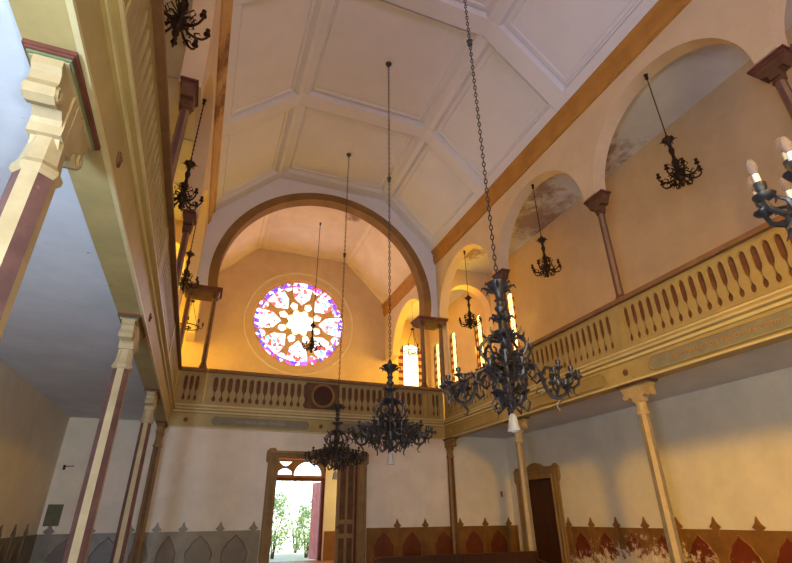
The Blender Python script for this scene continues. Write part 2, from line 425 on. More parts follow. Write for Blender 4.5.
# ------------------------------------------------------------------ ceilings
FAC = [((-1.02, 11.6), (1.25, 13.85)), ((1.25, 13.85), (5.75, 13.85)), ((5.75, 13.85), (8.02, 11.6))]
def ceil_slab(name, y0, y1, mat):
    b = MB()
    pts = [(-1.1, 11.52), (1.25, 13.85), (5.75, 13.85), (8.1, 11.52)]
    up = [(8.1, 11.8), (5.75, 14.15), (1.25, 14.15), (-1.1, 11.8)]
    for k in range(3):
        q = [pts[k], pts[k+1], up[2-k], up[3-k]]
        b.prism(q, y0, y1, lambda u, w, d: (u, d, w))
    b.obj(name, mat, kind='structure')
ceil_slab('ceiling', YF, YB+.3, 'plaster_ceiling')
ceil_slab('ceiling_rear', YB+.3, YW, 'rear_ceiling')
def band(b, k, s0, s1, y0, y1, dep, bev=0.0, mi=0):
    (x0, z0), (x1, z1) = FAC[k]
    L = math.hypot(x1-x0, z1-z0); t = ((x1-x0)/L, (z1-z0)/L); n = (t[1], -t[0])
    def P(s, y, d): return (x0+t[0]*s+n[0]*d, y, z0+t[1]*s+n[1]*d)
    v = [P(s0-bev*1, y0-bev, 0), P(s1+bev, y0-bev, 0), P(s1+bev, y1+bev, 0), P(s0-bev, y1+bev, 0), P(s0, y0, dep), P(s1, y0, dep), P(s1, y1, dep), P(s0, y1, dep)]
    b.add(v, [(3, 2, 1, 0), (4, 5, 6, 7), (0, 1, 5, 4), (1, 2, 6, 5), (2, 3, 7, 6), (3, 0, 4, 7)], mi)
def fl_(k): return math.hypot(FAC[k][1][0]-FAC[k][0][0], FAC[k][1][1]-FAC[k][0][1])
rib = MB()
ribs_y = [-5.4, -1.3, 3.0, 7.25, 11.55, 15.62]
for k in range(3):
    L = fl_(k)
    for y in ribs_y: band(rib, k, 0, L, y-.25, y+.25, .16, .06)
    for i in range(len(ribs_y)-1):
        ya, yb = ribs_y[i]+.27, ribs_y[i+1]-.27
        e0, e1 = (.42, .27) if k == 0 else ((.27, .42) if k == 2 else (.27, .27))
        band(rib, k, 0, e0-.02, ya, yb, .16, .06); band(rib, k, L-e1+.02, L, ya, yb, .16, .06)
        g = .1; w = .09                       # inner moulding of every coffer
        for a, c, d, e in ((e0+g, L-e1-g, ya+g, ya+g+w), (e0+g, L-e1-g, yb-g-w, yb-g), (e0+g, e0+g+w, ya+g+w, yb-g-w), (L-e1-g-w, L-e1-g, ya+g+w, yb-g-w)):
            band(rib, k, a, c, d, e, .045, .02)
rib.obj('trim_ceiling_ribs', 'plaster_ceiling', kind='structure')
rib = MB()
for k in range(3):
    L = fl_(k)
    for y in (16.8, 21.85): band(rib, k, 0, L, y-.13, y+.13, .035, .02)
    for ya, yb in ((16.93, 21.72),):
        band(rib, k, 0, .22, ya, yb, .035, .02); band(rib, k, L-.22, L, ya, yb, .035, .02)
rib.obj('trim_rear_ceiling_ribs', 'rear_ceiling', kind='structure')
# aisle ceilings
for s in (0, 1):
    x0, x1 = (8.3, 10.8) if not s else (mx(10.8), mx(8.3))
    b = MB().box(x0, x1, YF, YW+.1, 11.0, 11.2)
    b.obj('ceiling_left_aisle' if s else 'ceiling_right_aisle', 'aisle_ceiling', kind='structure')
b = MB()
for y in (-3.5, -1.3, .8, 3, 5.1, 7.25, 9.4, 11.5, 13.7):
    b.box(-3.5, -1.36, y-.02, y+.02, 10.97, 11.0)
b.obj('trim_left_aisle_joints', 'aisle_ceiling', kind='structure')
# cornices
def cornice(name, y0, y1, left, mat):
    pr = [(8.0, 11.0), (7.93, 11.0), (7.93, 11.08), (7.88, 11.14), (7.88, 11.46), (7.8, 11.54), (7.8, 11.64), (8.0, 11.64)]
    MB().prism([(mx(u) if left else u, w) for u, w in pr], y0, y1, lambda u, w, d: (u, d, w)).obj(name, mat, kind='structure')
cornice('trim_right_cornice', YF, YB, False, 'cornice'); cornice('trim_left_cornice', YF, YB, True, 'cornice_left')
cornice('trim_rear_right_cornice', YB+.45, YW, False, 'cornice'); cornice('trim_rear_left_cornice', YB+.45, YW, True, 'cornice')

# ------------------------------------------------------------------ galleries: slab, edge beam
def gallery(name, x0, x1, y0, y1):
    MB().box(x0, x1, y0, y1, 4.13, 4.62).obj(name, 'soffit_pale', kind='structure')
gallery('ceiling_under_right_gallery', 8.2, WR, YF, YW)
gallery('ceiling_under_left_gallery', WL, mx(8.2), YF, YW)
gallery('ceiling_under_rear_gallery', mx(8.2), 8.2, YB+.1, YW)
# beam profile: (distance outward from plaster face, z)
BP = [(-.27, 4.0), (0, 4.0), (.02, 4.03), (.02, 4.42), (.05, 4.45), (.05, 4.49), (.09, 4.52), (.09, 4.56), (.04, 4.60), (.04, 4.63), (0, 4.66), (0, 4.7), (-.27, 4.7)]
def beam(name, conv, a, b_):
    o = MB().prism([conv(u, w) for u, w in BP], a[0], a[1], b_).obj(name, 'ochre_beam', kind='structure')
    m = MB()
    for u0, u1, z0, z1 in ((0, .035, 4.0, 4.035), (.0, .055, 4.44, 4.53), (.0, .115, 4.525, 4.56), (.0, .045, 4.64, 4.68)):
        m.prism([conv(u0, z0), conv(u1, z0), conv(u1, z1), conv(u0, z1)], a[0], a[1], b_)
    m.obj('beam_moulding', 'ochre_light', o)
beam('trim_right_gallery_beam', lambda u, w: (8.0-u, w), (YF, YB), lambda u, w, d: (u, d, w))
beam('trim_left_gallery_beam', lambda u, w: (-1.0+u, w), (YF, YB), lambda u, w, d: (u, d, w))
beam('trim_rear_gallery_beam', lambda u, w: (YB-.02-u, w), (-1.0, 8.0), lambda u, w, d: (d, u, w))

# ------------------------------------------------------------------ balustrades
def tri_profile():
    """half width of the sawn baluster (fraction of half pitch) by height fraction: thin above, pear belly low down"""
    return [(0, 1), (.04, 1), (.06, .7), (.1, .5), (.15, .46), (.19, .56), (.23, .78), (.28, .88), (.36, .86), (.41, .7), (.45, .5), (.5, .4), (.6, .36), (.8, .36), (.86, .42), (.89, .56), (.92, .85), (.93, 1), (1, 1)]
def balustrade(label, length, nb, loc, rz, medallion=None, grp='balustrade bays of the galleries'):
    """local x along, y=0 outer face looking -y; z from 4.7"""
    t = thing('gallery_balustrade', label, 'balustrade', loc, rz, grp)
    MB().box(0, length, .045, .085, 0, .98).obj('backing_board', 'backing', t)
    MB().box(0, length, 0, .09, 0, .07).box(0, length, -.02, .06, .0, .03).obj('bottom_rail', 'ochre', t)
    MB().box(0, length, 0, .09, .93, .98).obj('frieze_rail', 'ochre', t)
    b = MB().prism([(-.09, .98), (.2, .98), (.2, 1.1), (-.04, 1.1), (-.04, 1.07), (-.09, 1.04)], 0, length, lambda u, w, d: (d, u, w))
    b.obj('hand_rail', 'rail_brown', t)
    pw = .17
    for x in (0, length-pw):
        MB().box(x, x+pw, -.012, .08, .03, .96).obj('pedestal', 'ochre', t)
    span = length-2*pw; p = span/nb
    b = MB(); pr = tri_profile(); h0, h1 = .06, .935
    L = [(-f*p*.5, h0+q*(h1-h0)) for q, f in pr]; Rr = [(-u, w) for u, w in L]
    v = []; fs = []
    for d in (.005, .05):
        for (u, w) in L: v.append((u, d, w))
        for (u, w) in Rr: v.append((u, d, w))
    n = len(L)
    for i in range(n-1):
        fs.append((i, i+1, n+i+1, n+i)); fs.append((2*n+i, 3*n+i, 3*n+i+1, 2*n+i+1))
        fs.append((i, 2*n+i, 2*n+i+1, i+1)); fs.append((n+i, n+i+1, 3*n+i+1, 3*n+i))
    b.add(v, fs); me = b.mesh('baluster', 'ochre')
    for i in range(nb+1):
        x = pw+i*p
        if medallion and abs(x-medallion) < .55: continue
        link('baluster', me, t, loc=(x, 0, 0))
    return t
pier = [-5.6, -1.3, 3.0, 7.3, 11.6, 15.78]
names_r = ['hidden', 'second', 'third', 'fourth', 'fifth']
# right: outer face x=8.0 facing -x ; local x -> world -y
lab_r = {1: 'ochre balustrade bay of the right gallery nearest the viewer, cut by the right edge',
         2: 'ochre balustrade bay of the right gallery above the panel with gold lettering',
         3: 'ochre balustrade bay of the right gallery just right of the big grey chandelier',
         4: 'ochre balustrade bay of the right gallery farthest back, behind the big grey chandelier'}
lab_l = {1: 'ochre balustrade bay of the left gallery nearest the viewer, at the top edge',
         2: 'ochre balustrade bay of the left gallery below the topmost dark chandelier',
         3: 'ochre balustrade bay of the left gallery, third away from the viewer, seen edge-on',
         4: 'ochre balustrade bay of the left gallery meeting the rear gallery'}
for i in range(1, 5):
    y0, y1 = pier[i], (pier[i+1] if i < 4 else 15.67)
    balustrade(lab_r[i], y1-y0-.004, 20, (8.0, y1-.002, 4.7), R(-90))
    balustrade(lab_l[i], y1-y0-.004, 20, (-1.0, y0+.002, 4.7), R(90))
balustrade('short ochre balustrade of the rear gallery at its left end beside the left gallery', .85-.02, 3, (-.99, YB-.02, 4.7), 0)
balustrade('long middle balustrade of the rear gallery with the round framed disc in it', 7.5, 33, (-.15, YB-.02, 4.7), 0, medallion=3.67)
balustrade('short ochre balustrade of the rear gallery at its right end beside the right gallery', .63, 2, (7.36, YB-.02, 4.7), 0)
# medallion
t = thing('round_plaque', 'dark round disc in a wooden ring on a square board in the rear gallery front', 'plaque', (3.52, YB-.02, 5.19))
MB().box(-.5, .5, -.06, -.025, -.4, .4).obj('square_board', 'cap_brown', t)
MB().torus((0, -.07, 0), .36, .36, .04, 'xz', 32, 8).obj('ring', 'frame_brown', t, True)
b = MB(); n = 32
b.prism([(.34*cos(2*pi*k/n), .34*sin(2*pi*k/n)) for k in range(n)], -.075, -.06, lambda u, w, d: (u, d, w)).obj('disc', 'wood_dark', t)
# rosettes on the beams
def rosette(loc, axis, label):
    b = MB(); sc = .62
    for k in range(4):
        a = pi/4+k*pi/2
        b.lathe([(.045, 0), (.04, .02), (0, .03)], 8, (.045*cos(a), .045*sin(a), 0))
    b.lathe([(.03, 0), (.025, .045), (0, .05)], 8)
    b.torus((0, 0, 0), .1, .1, .012, 'xy', 14, 5)
    b.v = [(x*sc, y*sc, z*sc) for x, y, z in b.v]
    o = b.obj('rosette', 'backing', smooth=True); o.location = loc
    o.rotation_euler = {'-x': (0, R(-90), 0), '+x': (0, R(90), 0), '-y': (R(90), 0, 0)}[axis]
    tag(o, label, 'rosette', 'maroon rosettes on the gallery beams')
rosette((7.975, 7.35, 4.22), '-x', 'small maroon rosette on the right gallery beam above the nearest right column')
rosette((7.975, 11.6, 4.22), '-x', 'small maroon rosette on the right gallery beam above the column under the big chandelier')
rosette((-.975, 3.65, 4.22), '+x', 'small maroon rosette on the left gallery beam beside the nearest column head')
rosette((-.975, 7.3, 4.22), '+x', 'small maroon rosette on the left gallery beam over the second column')
rosette((-.55, YB-.045, 4.22), '-y', 'small maroon rosette at the left end of the rear gallery beam')
rosette((3.52, YB-.045, 4.22), '-y', 'small maroon rosette on the rear gallery beam between the two lettered panels')
rosette((7.6, YB-.045, 4.22), '-y', 'small maroon rosette at the right end of the rear gallery beam')
# lettered panels
def inscription(loc, rz, length, text, label, lmat='gold', pmat='grey_blue', size=.105):
    t = thing('inscription_panel', label, 'sign', loc, rz, 'lettered panels on the gallery beams')
    h = .13
    out = [(-length/2+.12, -h), (length/2-.12, -h)] + arc(length/2-.12, 0, h, -pi/2, pi/2, 8)+arc(-length/2+.12, 0, h, pi/2, 3*pi/2, 8)
    MB().prism(out, -.012, .01, lambda u, w, d: (u, d, w)).obj('panel', pmat, t)
    b = MB()
    path = [(u*1.0, -.014, w*1.02) for u, w in out]; path.append(path[0])
    b.tube(path, .012, 5).obj('rim', 'ochre', t)
    if text:
        words = []
        for wtxt in text.split():
            cu = bpy.data.curves.new('lettering', 'FONT'); cu.body = wtxt; cu.size = size; cu.extrude = .004
            cu.align_y = 'CENTER'; cu.space_character = 1.2; cu.materials.append(M[lmat])
            tmp = bpy.data.objects.new('tmp', cu); COL.objects.link(tmp)
            dg = bpy.context.evaluated_depsgraph_get(); dg.update()
            me = bpy.data.meshes.new_from_object(tmp.evaluated_get(dg)); bpy.data.objects.remove(tmp)
            words.append((me, max(v.co.x for v in me.vertices)))
        gap = size*.5; tot = sum(w for _, w in words)+gap*(len(words)-1); x = -tot/2
        for me, w in words:
            o = link('lettering', me, t, loc=(x, -.017, 0)); o.rotation_euler = (R(90), 0, 0); x += w+gap
    return t
inscription((1.65, YB-.055, 4.22), 0, 2.95, 'ADORE ET SERS TON DIEU', 'grey lettered panel on the rear gallery beam, left of the round disc', 'pale_letter')
inscription((5.45, YB-.055, 4.22), 0, 2.95, 'AIME TON PROCHAIN', 'grey lettered panel on the rear gallery beam behind the middle chandelier', 'pale_letter')
inscription((7.96, 5.05, 4.22), R(-90), 3.3, 'TU AIMERAS TON PROCHAIN COMME TOI', 'grey panel with gold lettering on the right gallery beam, nearest the viewer')
inscription((7.96, 9.5, 4.22), R(-90), 3.1, 'DIEU EST UN', 'ochre lettered panel on the right gallery beam, right of the big chandelier', 'pale_letter', 'ochre_dark')
inscription((7.96, 13.7, 4.22), R(-90), 3.0, '', 'ochre blank panel on the right gallery beam, under the left arms of the big chandelier', 'gold', 'ochre_dark')

# ------------------------------------------------------------------ lower columns
def lower_column(label, loc, rz=0, h=4.0, mats=('purple', 'cream'), cap='cream'):
    t = thing('column', label, 'column', loc, rz, 'octagonal columns under the galleries')
    r = .118
    MB().lathe([(.24, 0), (.24, .25), (.2, .3), (.19, .34), (r+.01, .4)], 8, phase=pi/8).obj('base', 'cap_brown', t)
    MB().lathe([(r, .4), (r*.98, 1.6), (r*.9, 3.38)], 8, phase=pi/8, mats=[0, 1]).obj('shaft', list(mats), t)
    b = MB().lathe([(r*.92, 3.36), (r*1.08, 3.38), (r*1.1, 3.41), (r*.9, 3.45), (r*.85, 3.52), (.095, 3.6), (.1, 3.94)], 8, phase=pi/8)
    b.box(-.088, .088, -.12, .12, 3.62, 3.94)
    b.obj('capital', cap, t)
    for s in (-1, 1):   # scrolled consoles along the beam
        pts = [(.05, 3.56), (.09, 3.64), (.14, 3.71), (.2, 3.74), (.24, 3.71), (.29, 3.69), (.34, 3.71), (.36, 3.76), (.34, 3.81), (.35, 3.86), (.38, 3.89), (.385, 3.94), (.05, 3.94)]
        c = MB().prism([(s*u, w) for u, w in pts], -.075, .075, lambda u, w, d: (d, u, w))
        for q in (-.075, .075): c.torus((q, s*.3, 3.755), .038, .038, .014, 'yz', 14, 5)
        c.obj('console', [cap], t)
    MB().box(-.12, .12, -.41, .41, 3.955, 4.0).box(-.133, .133, -.42, .42, 3.97, 3.999).obj('abacus', 'maroon', t)
    MB().box(-.11, .11, -.395, .395, 3.94, 3.956).obj('abacus_fillet', 'green_line', t)
    MB().box(-.098, .098, -.38, .38, 3.93, 3.941).obj('bearing_plate', 'cream', t)
    return t
c0 = lower_column('thick octagonal column at the left edge, nearest the viewer, with peeling scrolled capital', (-1.13, 2.82, 0))
dup(c0, 'cream and maroon octagonal column under the left gallery, second from the viewer', (-1.13, 7.05, 0))
dup(c0, 'octagonal column under the left gallery, third from the viewer', (-1.13, 11.35, 0))
lower_column('darker octagonal column under the left gallery, farthest back against the rear gallery corner', (-1.13, 15.3, 0), mats=('frame_brown', 'cap_brown'), cap='frame_brown')
cr = lower_column('octagonal column under the right gallery, nearest the viewer, lit yellow', (8.15, 7.3, 0), mats=('cream', 'grey_column'))
dup(cr, 'octagonal column under the right gallery standing before the dark side door', (8.15, 11.6, 0))
lower_column('slim dark column against the back wall where right and rear galleries meet', (8.04, 15.55, 0), mats=('frame_brown', 'cap_brown'), cap='frame_brown')

# ------------------------------------------------------------------ upper columns
def upper_column(label, loc, rz=0, caplen=.62):
    """z from the rail top (5.8) to 8.6"""
    t = thing('upper_column', label, 'column', loc, rz, 'slim columns carrying the arcades')
    MB().lathe([(.13, 0), (.13, .06), (.1, .1), (.09, .14)], 8, phase=pi/8).obj('base', 'cap_brown', t)
    MB().lathe([(.09, .14), (.082, 2.3)], 8, phase=pi/8, mats=[0, 1]).obj('shaft', ['shaft_tan', 'purple'], t)
    b = MB().lathe([(.082, 2.28), (.11, 2.3), (.11, 2.33), (.09, 2.36), (.1, 2.46), (.12, 2.56)], 8, phase=pi/8)
    pts = [(-.1, 2.36), (-.13, 2.48), (-.22, 2.5), (-.27, 2.49), (-.31, 2.56), (-.4, 2.7), (.4, 2.7), (.31, 2.56), (.27, 2.49), (.22, 2.5), (.13, 2.48), (.1, 2.36)]
    k = caplen/.9
    b.prism([(u*k, w) for u, w in pts], -.11, .11, lambda u, w, d: (d, u, w))
    b.obj('capital', 'cap_brown', t)
    h = caplen/2
    MB().box(-.15, .15, -h, h, 2.755, 2.798).box(-.13, .13, -h+.03, h-.03, 2.7, 2.755).obj('abacus', 'maroon', t)
    return t
u0 = upper_column('slim upper column of the right arcade at the top right corner', (8.17, 3.0, ZR))
dup(u0, 'slim upper column of the right arcade between the two wide arches', (8.17, 7.2, ZR))
dup(u0, 'slim upper column of the right arcade behind the top of the big grey chandelier', (8.17, 11.55, ZR))
dup(u0, 'upper column of the left arcade below the topmost dark chandelier', (-1.17, 7.2, ZR))
dup(u0, 'upper column of the left arcade behind the second dark chandelier', (-1.17, 11.55, ZR))
dup(u0, 'upper column of the left arcade above the near end of the left gallery', (-1.17, 3.0, ZR))
# twin columns of the great arch
def pier_cap(label, x0, x1):
    t = thing('arch_impost', label, 'capital', ((x0+x1)/2, YB+.31, 8.26))
    w = (x1-x0)/2
    MB().box(-w, w, -.38, .5, .29, .335).box(-w+.04, w-.04, -.35, .48, .24, .29).obj('abacus', 'maroon', t)
    pts = [(-w+.06, .24), (-w+.1, .15), (-w+.26, .11), (w-.26, .11), (w-.1, .15), (w-.06, .24)]
    MB().prism(pts, -.32, .45, lambda u, w_, d: (u, d, w_)).obj('block', 'cap_brown', t)
pier_cap('wide brown impost at the right foot of the great arch', 7.12, 8.4)
pier_cap('wide brown impost at the left foot of the great arch', mx(8.4), mx(7.12))
def slim(label, x, y=YB+.12):
    t = thing('arch_colonnette', label, 'column', (x, y, ZR), 0, 'slim columns under the great arch')
    MB().lathe([(.13, 0), (.13, .08), (.1, .14), (.09, .2)], 8, phase=pi/8).obj('base', 'cap_brown', t)
    MB().lathe([(.085, .2), (.08, 2.45)], 8, phase=pi/8, mats=[0, 1]).obj('shaft', ['shaft_tan', 'purple'], t)
    MB().lathe([(.08, 2.42), (.11, 2.44), (.11, 2.47), (.09, 2.49), (.13, 2.565)], 8, phase=pi/8).obj('capital', 'cap_brown', t)
slim('slim column under the right foot of the great arch, the inner one', 7.33)
slim('outer slim column under the right foot of the great arch, by the gallery corner', 8.12)
slim('slim column under the left foot of the great arch, the inner one', mx(7.33))
slim('slim column under the left foot of the great arch, outer one', mx(8.12))

# ------------------------------------------------------------------ rose window
t = thing('rose_window', 'round stained glass rose window with eight petals and a bright eight-pointed centre', 'window', (ROSE[0], YW, ROSE[1]))
t['kind'] = 'structure'
n = 64
MB().prism([(2.3*cos(2*pi*k/n), 2.3*sin(2*pi*k/n)) for k in range(n)], .2, .24, lambda u, w, d: (u, d, w)).obj('glass', 'rose_glass', t)
holes = []
def pol(r, a): return (r*cos(a), r*sin(a))
for k in range(8):
    a = pi/2+k*pi/4
    # petal: pointed inwards, round outer lobe
    pts = [pol(.9, a)]
    for q in (.35, .7, 1): pts.append((pol(.92+.42*q, a-.3*q**.7)))
    pts.append(pol(1.75, a-.28))
    pts += [pol(2.16, a-.245+.49*i/6) for i in range(7)]
    pts.append(pol(1.75, a+.28))
    for q in (1, .7, .35): pts.append((pol(.92+.42*q, a+.3*q**.7)))
    holes.append(pts)
    # small outer lobes between petals
    c = pol(1.95, a+pi/8)
    holes.append([(c[0]+.225*cos(2*pi*i/12), c[1]+.225*sin(2*pi*i/12)) for i in range(12)])
    # kites round the star
    b0 = a+pi/8
    holes.append([pol(.72, b0-.16), pol(.98, b0-.2) , pol(1.12, b0-.02), pol(1.12, b0+.02), pol(.98, b0+.2), pol(.72, b0+.16)])
star = []
for k in range(8):
    a = pi/2+pi/8+k*pi/4
    star += [pol(.66, a-.15), pol(.7, a), pol(.66, a+.15), pol(.54, a+pi/8)]
holes.append(star)
M['tracery'] = worn('tracery_paint', (206, 168, 124), (220, 184, 140), 5, .7)
plate('tracery', [pol(2.28, 2*pi*k/64) for k in range(64)], holes, .08, .19, 'xz', 'tracery', t)
b = MB()
b.torus((0, .04, 0), 2.27, 2.27, .06, 'xz', 64, 6).obj('rim_moulding', 'tracery', t, True)
b = MB().torus((0, -.0, 0), 2.62, 2.62, .05, 'xz', 64, 8).obj('outer_moulding', 'plaster', t, True)
glaz = MB()
for k in range(8):
    a = pi/2+k*pi/4
    for rr_, rad in ((1.28, .09), (1.66, .13), (1.95, .07)):
        c = pol(rr_, a); glaz.torus((c[0], .185, c[1]), rad, rad, .011, 'xz', 12, 4)
    for s in (-1, 1): glaz.tube([(pol(1.15, a)[0], .185, pol(1.15, a)[1]), (pol(2.1, a+s*.1)[0], .185, pol(2.1, a+s*.1)[1])], .01, 4)
glaz.obj('lead_lines', 'wood_dark', t)

# arched windows
def arched_window(name, label, hw, h0, hs, loc, rz, mat):
    t = thing(name, label, 'window', loc, rz); t['kind'] = 'structure'
    MB().prism(arched(0, hw, 0, hs-h0), .08, .1, lambda u, w, d: (u, d, w)).obj('glass', mat, t)
    b = MB(); f = .17
    for z in [i*.4 for i in range(1, int((hs-h0)/.4)+2)]: b.box(-hw, hw, .065, .08, z-.008, z+.008)
    for x in (-hw*.6, 0, hw*.6): b.box(x-.006, x+.006, .065, .08, 0, hs-h0+hw*.7)
    b.obj('glazing_bars', 'wood_dark', t)
    path = [(u, .06, w) for u, w in arched(0, hw-.01, 0, hs-h0)]; path.append(path[0])
    MB().tube(path, .018, 6).obj('window_frame', 'cap_brown', t)
k = 1
posn = ['beside the upper column behind the big chandelier', 'second from the viewer', 'third from the viewer', 'farthest back, seen between the two arch columns']
for i, y in enumerate(side_wins):
    arched_window('window_%d' % k, 'narrow stained glass window of the right gallery wall, '+posn[i], .36, 6.9, 9.2, (WR, y, 6.9), R(-90), 'win_glass'); k += 1
    arched_window('window_%d' % k, 'narrow stained glass window of the left gallery wall, number %d away' % (i+1), .36, 6.9, 9.2, (WL, y, 6.9), R(90), 'win_glass'); k += 1
arched_window('window_%d' % k, 'bright round-headed window seen through the right foot of the great arch', .72, 6.6, 8.95, (9.44, YW, 6.6), 0, 'win_glass_wide'); k += 1
arched_window('window_%d' % k, 'yellow round-headed window at the left, beyond the left gallery', .72, 6.6, 8.95, (mx(9.44), YW, 6.6), 0, 'win_glass_wide'); k += 1
for x in (.2, 6.8):
    arched_window('window_%d' % k, 'window behind the viewer', .8, 6, 8.2, (x, YF, 6), R(180), 'win_glass_wide'); k += 1

# ------------------------------------------------------------------ dado
def ogee(c, hw, z0, z1):
    """pointed ogee-headed panel"""
    pts = [(c-hw, z0), (c+hw, z0)]
    H = z1-z0
    for q, f in ((.45, 1.0), (.55, 1.08), (.64, 1.0), (.7, .8), (.76, .72), (.82, .62), (.88, .4), (.94, .16), (1.0, .04)): pts.append((c+hw*f, z0+H*q))
    for q, f in reversed(((.45, 1.0), (.55, 1.08), (.64, 1.0), (.7, .8), (.76, .72), (.82, .62), (.88, .4), (.94, .16), (1.0, .04))): pts.append((c-hw*f, z0+H*q))
    return pts
def dado(name, u0, u1, pins, frame, face, inward, m, pm, holes=None, gaps=()):
    """pins = pinnacle positions; panels stand between them"""
    b = MB(); d0, d1 = face, face+inward*.02
    segs = []; cur = u0
    for g0, g1 in sorted(gaps): segs.append((cur, g0)); cur = g1
    segs.append((cur, u1))
    for a, c in segs: b.prism(rect(a, c, 0, 1.27), d0, d1, FR[frame])
    for a, c in segs: b.prism(rect(a, c, 1.245, 1.27), d0, face+inward*.03, FR[frame])
    inside = lambda u, w=.0: any(a+w <= u <= c-w for a, c in segs)
    for p in pins:
        if not inside(p, .1): continue
        b.prism([(p-.06, .2), (p+.06, .2), (p+.06, 1.27), (p+.13, 1.32), (p+.05, 1.4), (p, 1.52), (p-.05, 1.4), (p-.13, 1.32), (p-.06, 1.27)], d0, face+inward*.035, FR[frame])
    o = b.obj(name, m, kind='structure')
    q = MB(); e = MB()
    for a, c in zip(pins, pins[1:]):
        mid = (a+c)/2; hw = min(.32, (c-a)/2-.12)
        if not inside(mid, hw): continue
        pts = ogee(mid, hw, .15, 1.17)
        q.prism(pts, d1-inward*.001, face+inward*.026, FR[frame])
        path = [FR[frame](u, w, face+inward*.026) for u, w in pts]; path.append(path[0])
        e.tube(path, .014, 4)
    q.obj('dado_panels', pm, o); e.obj('dado_outlines', m, o)
bp = [-3.25, -2.34, -1.43, -.78, -.12, .84, 1.74, 5.2, 6.15, 7.12, 8.05, 8.39+.35, 9.34+.1, 10.27]
bp = [-3.25, -2.34, -1.43, -.12-.6, -.12, .84, 1.74]
dado('trim_dado_back_left', WL, 1.94, [-3.25, -2.34, -1.43, -.78, -.12, .84, 1.74], 'xz', YB, -1, 'dado_grey', 'dado_panel_grey')
dado('trim_dado_back_right', 5.13, WR, [5.2+.02, 6.15, 7.12, 8.39, 9.34, 10.27], 'xz', YB, -1, 'dado', 'dado_panel')
rp = [12.93-.94*i for i in range(0, 20)]
dado('trim_dado_right', YF, YB, sorted(rp), 'yz', WR, -1, 'dado_peel', 'dado_panel_peel', gaps=((13.08, 15.6),))
dado('trim_dado_left', YF, YB, [-5+.94*i for i in range(0, 22)], 'yz', WL, 1, 'dado_grey', 'dado_panel_grey')
MB().box(5.3, WR, YW-.02, YW, 0, 1.05).box(WL, 1.7, YW-.02, YW, 0, 1.05).obj('trim_dado_vestibule', 'dado', kind='structure')

# ------------------------------------------------------------------ main inner doorway
t = thing('doorway_surround', 'brown carved surround of the open doorway in the back wall', 'door frame', (0, YB, 0))
t['kind'] = 'structure'
out = [(1.96, 0), (1.96, 3.08), (1.9, 3.14), (1.9, 3.42), (1.98, 3.5), (2.14, 3.52), (2.2, 3.44), (3.2, 3.44), (3.52, 3.5), (3.84, 3.44), (4.86, 3.44), (4.92, 3.52), (5.08, 3.5), (5.16, 3.42), (5.16, 3.14), (5.1, 3.08), (5.1, 0), (4.8, 0), (4.8, 3.22), (2.26, 3.22), (2.26, 0)]
plate('architrave', out, [], -.06, .24, 'xz', 'frame_brown', t)
b = MB()
b.tube([(2.03, -.07, 0), (2.03, -.07, 3.36), (5.03, -.07, 3.36), (5.03, -.07, 0)], .025, 6)
b.tube([(2.2, -.07, 0), (2.2, -.07, 3.27), (4.86, -.07, 3.27), (4.86, -.07, 0)], .02, 6)
b.obj('architrave_moulding', 'wood_mid', t)
# folded-back leaf of the inner door
def panelled_leaf(name, label, w, h, loc, rz, mat, mat2):
    t = thing(name, label, 'door', loc, rz)
    MB().box(0, w, -.02, .03, 0, h).obj('panel_board', mat2, t)
    b = MB()
    for x0, x1 in ((0, .09), (w/2-.04, w/2+.04), (w-.09, w)): b.box(x0, x1, -.035, .04, 0, h)
    for z0, z1 in ((0, .2), (1.0, 1.12), (1.38, 1.5), (h-.12, h)): b.box(0, w, -.036, .041, z0, z1)
    b.obj('stiles_and_rails', mat, t)
    MB().lathe([(.02, 0), (.02, .04), (.035, .06), (0, .09)], 10).obj('door_knob', 'iron_small', t, True, loc=(.05, -.04, 1.25))
    for z in (.4, h/2, h-.4): MB().box(w-.015, w+.012, -.02, .03, z-.06, z+.06).obj('hinge', 'iron_small', t)
    return t
panelled_leaf('door_leaf', 'brown panelled door leaf folded back at the right of the open doorway', .62, 3.2, (4.16, YB+.03, .01), R(4), 'wood_mid', 'cap_brown')
MB().box(4.74, 4.81, YB-.03, YB+.1, 0, 3.22).obj('trim_doorway_post', 'red_frame', kind='structure')
# outer door with fan transom at y=22
t = thing('entrance_transom', 'dark red door frame with round-arched glazing bars over the bright entrance', 'door frame', (3.5, YW+.1, 0)); t['kind'] = 'structure'
hl = []
for c in (-.98, .98): hl.append([(c-.72, 3.16), (c+.72, 3.16)]+arc(c, 3.16, .72, 0, pi, 16)[1:-1])
hl[0] = [(-.98-.6, 3.2), (-.98+.6, 3.2)]+[(-.98+.6*cos(a), 3.2+.55*sin(a)) for a in [pi*i/14 for i in range(1, 14)]]
hl[1] = [(.98-.6, 3.2), (.98+.6, 3.2)]+[(.98+.6*cos(a), 3.2+.55*sin(a)) for a in [pi*i/14 for i in range(1, 14)]]
top = [(-.28, 3.74), (-.12, 3.6), (0, 3.56), (.12, 3.6), (.28, 3.74)]
mid = [(-.3, 3.22), (.3, 3.22), (.27, 3.36), (.1, 3.46), (-.1, 3.46), (-.27, 3.36)]
plate('fanlight', rect(-1.75, 1.75, 3.06, 3.85), hl+[top, mid], 0, .08, 'xz', 'frame_brown', t)
MB().box(-1.75, -1.62, -.02, .14, 0, 3.85).box(1.6, 1.75, -.02, .14, 0, 3.1).box(-1.75, 1.75, -.03, .14, 2.98, 3.1).obj('frame', 'red_frame', t)
panelled_leaf('door_leaf', 'pinkish red door leaf swung open at the bright entrance', .95, 2.95, (5.16, YW+.2, .01), R(101), 'pink_paint', 'pink_paint')
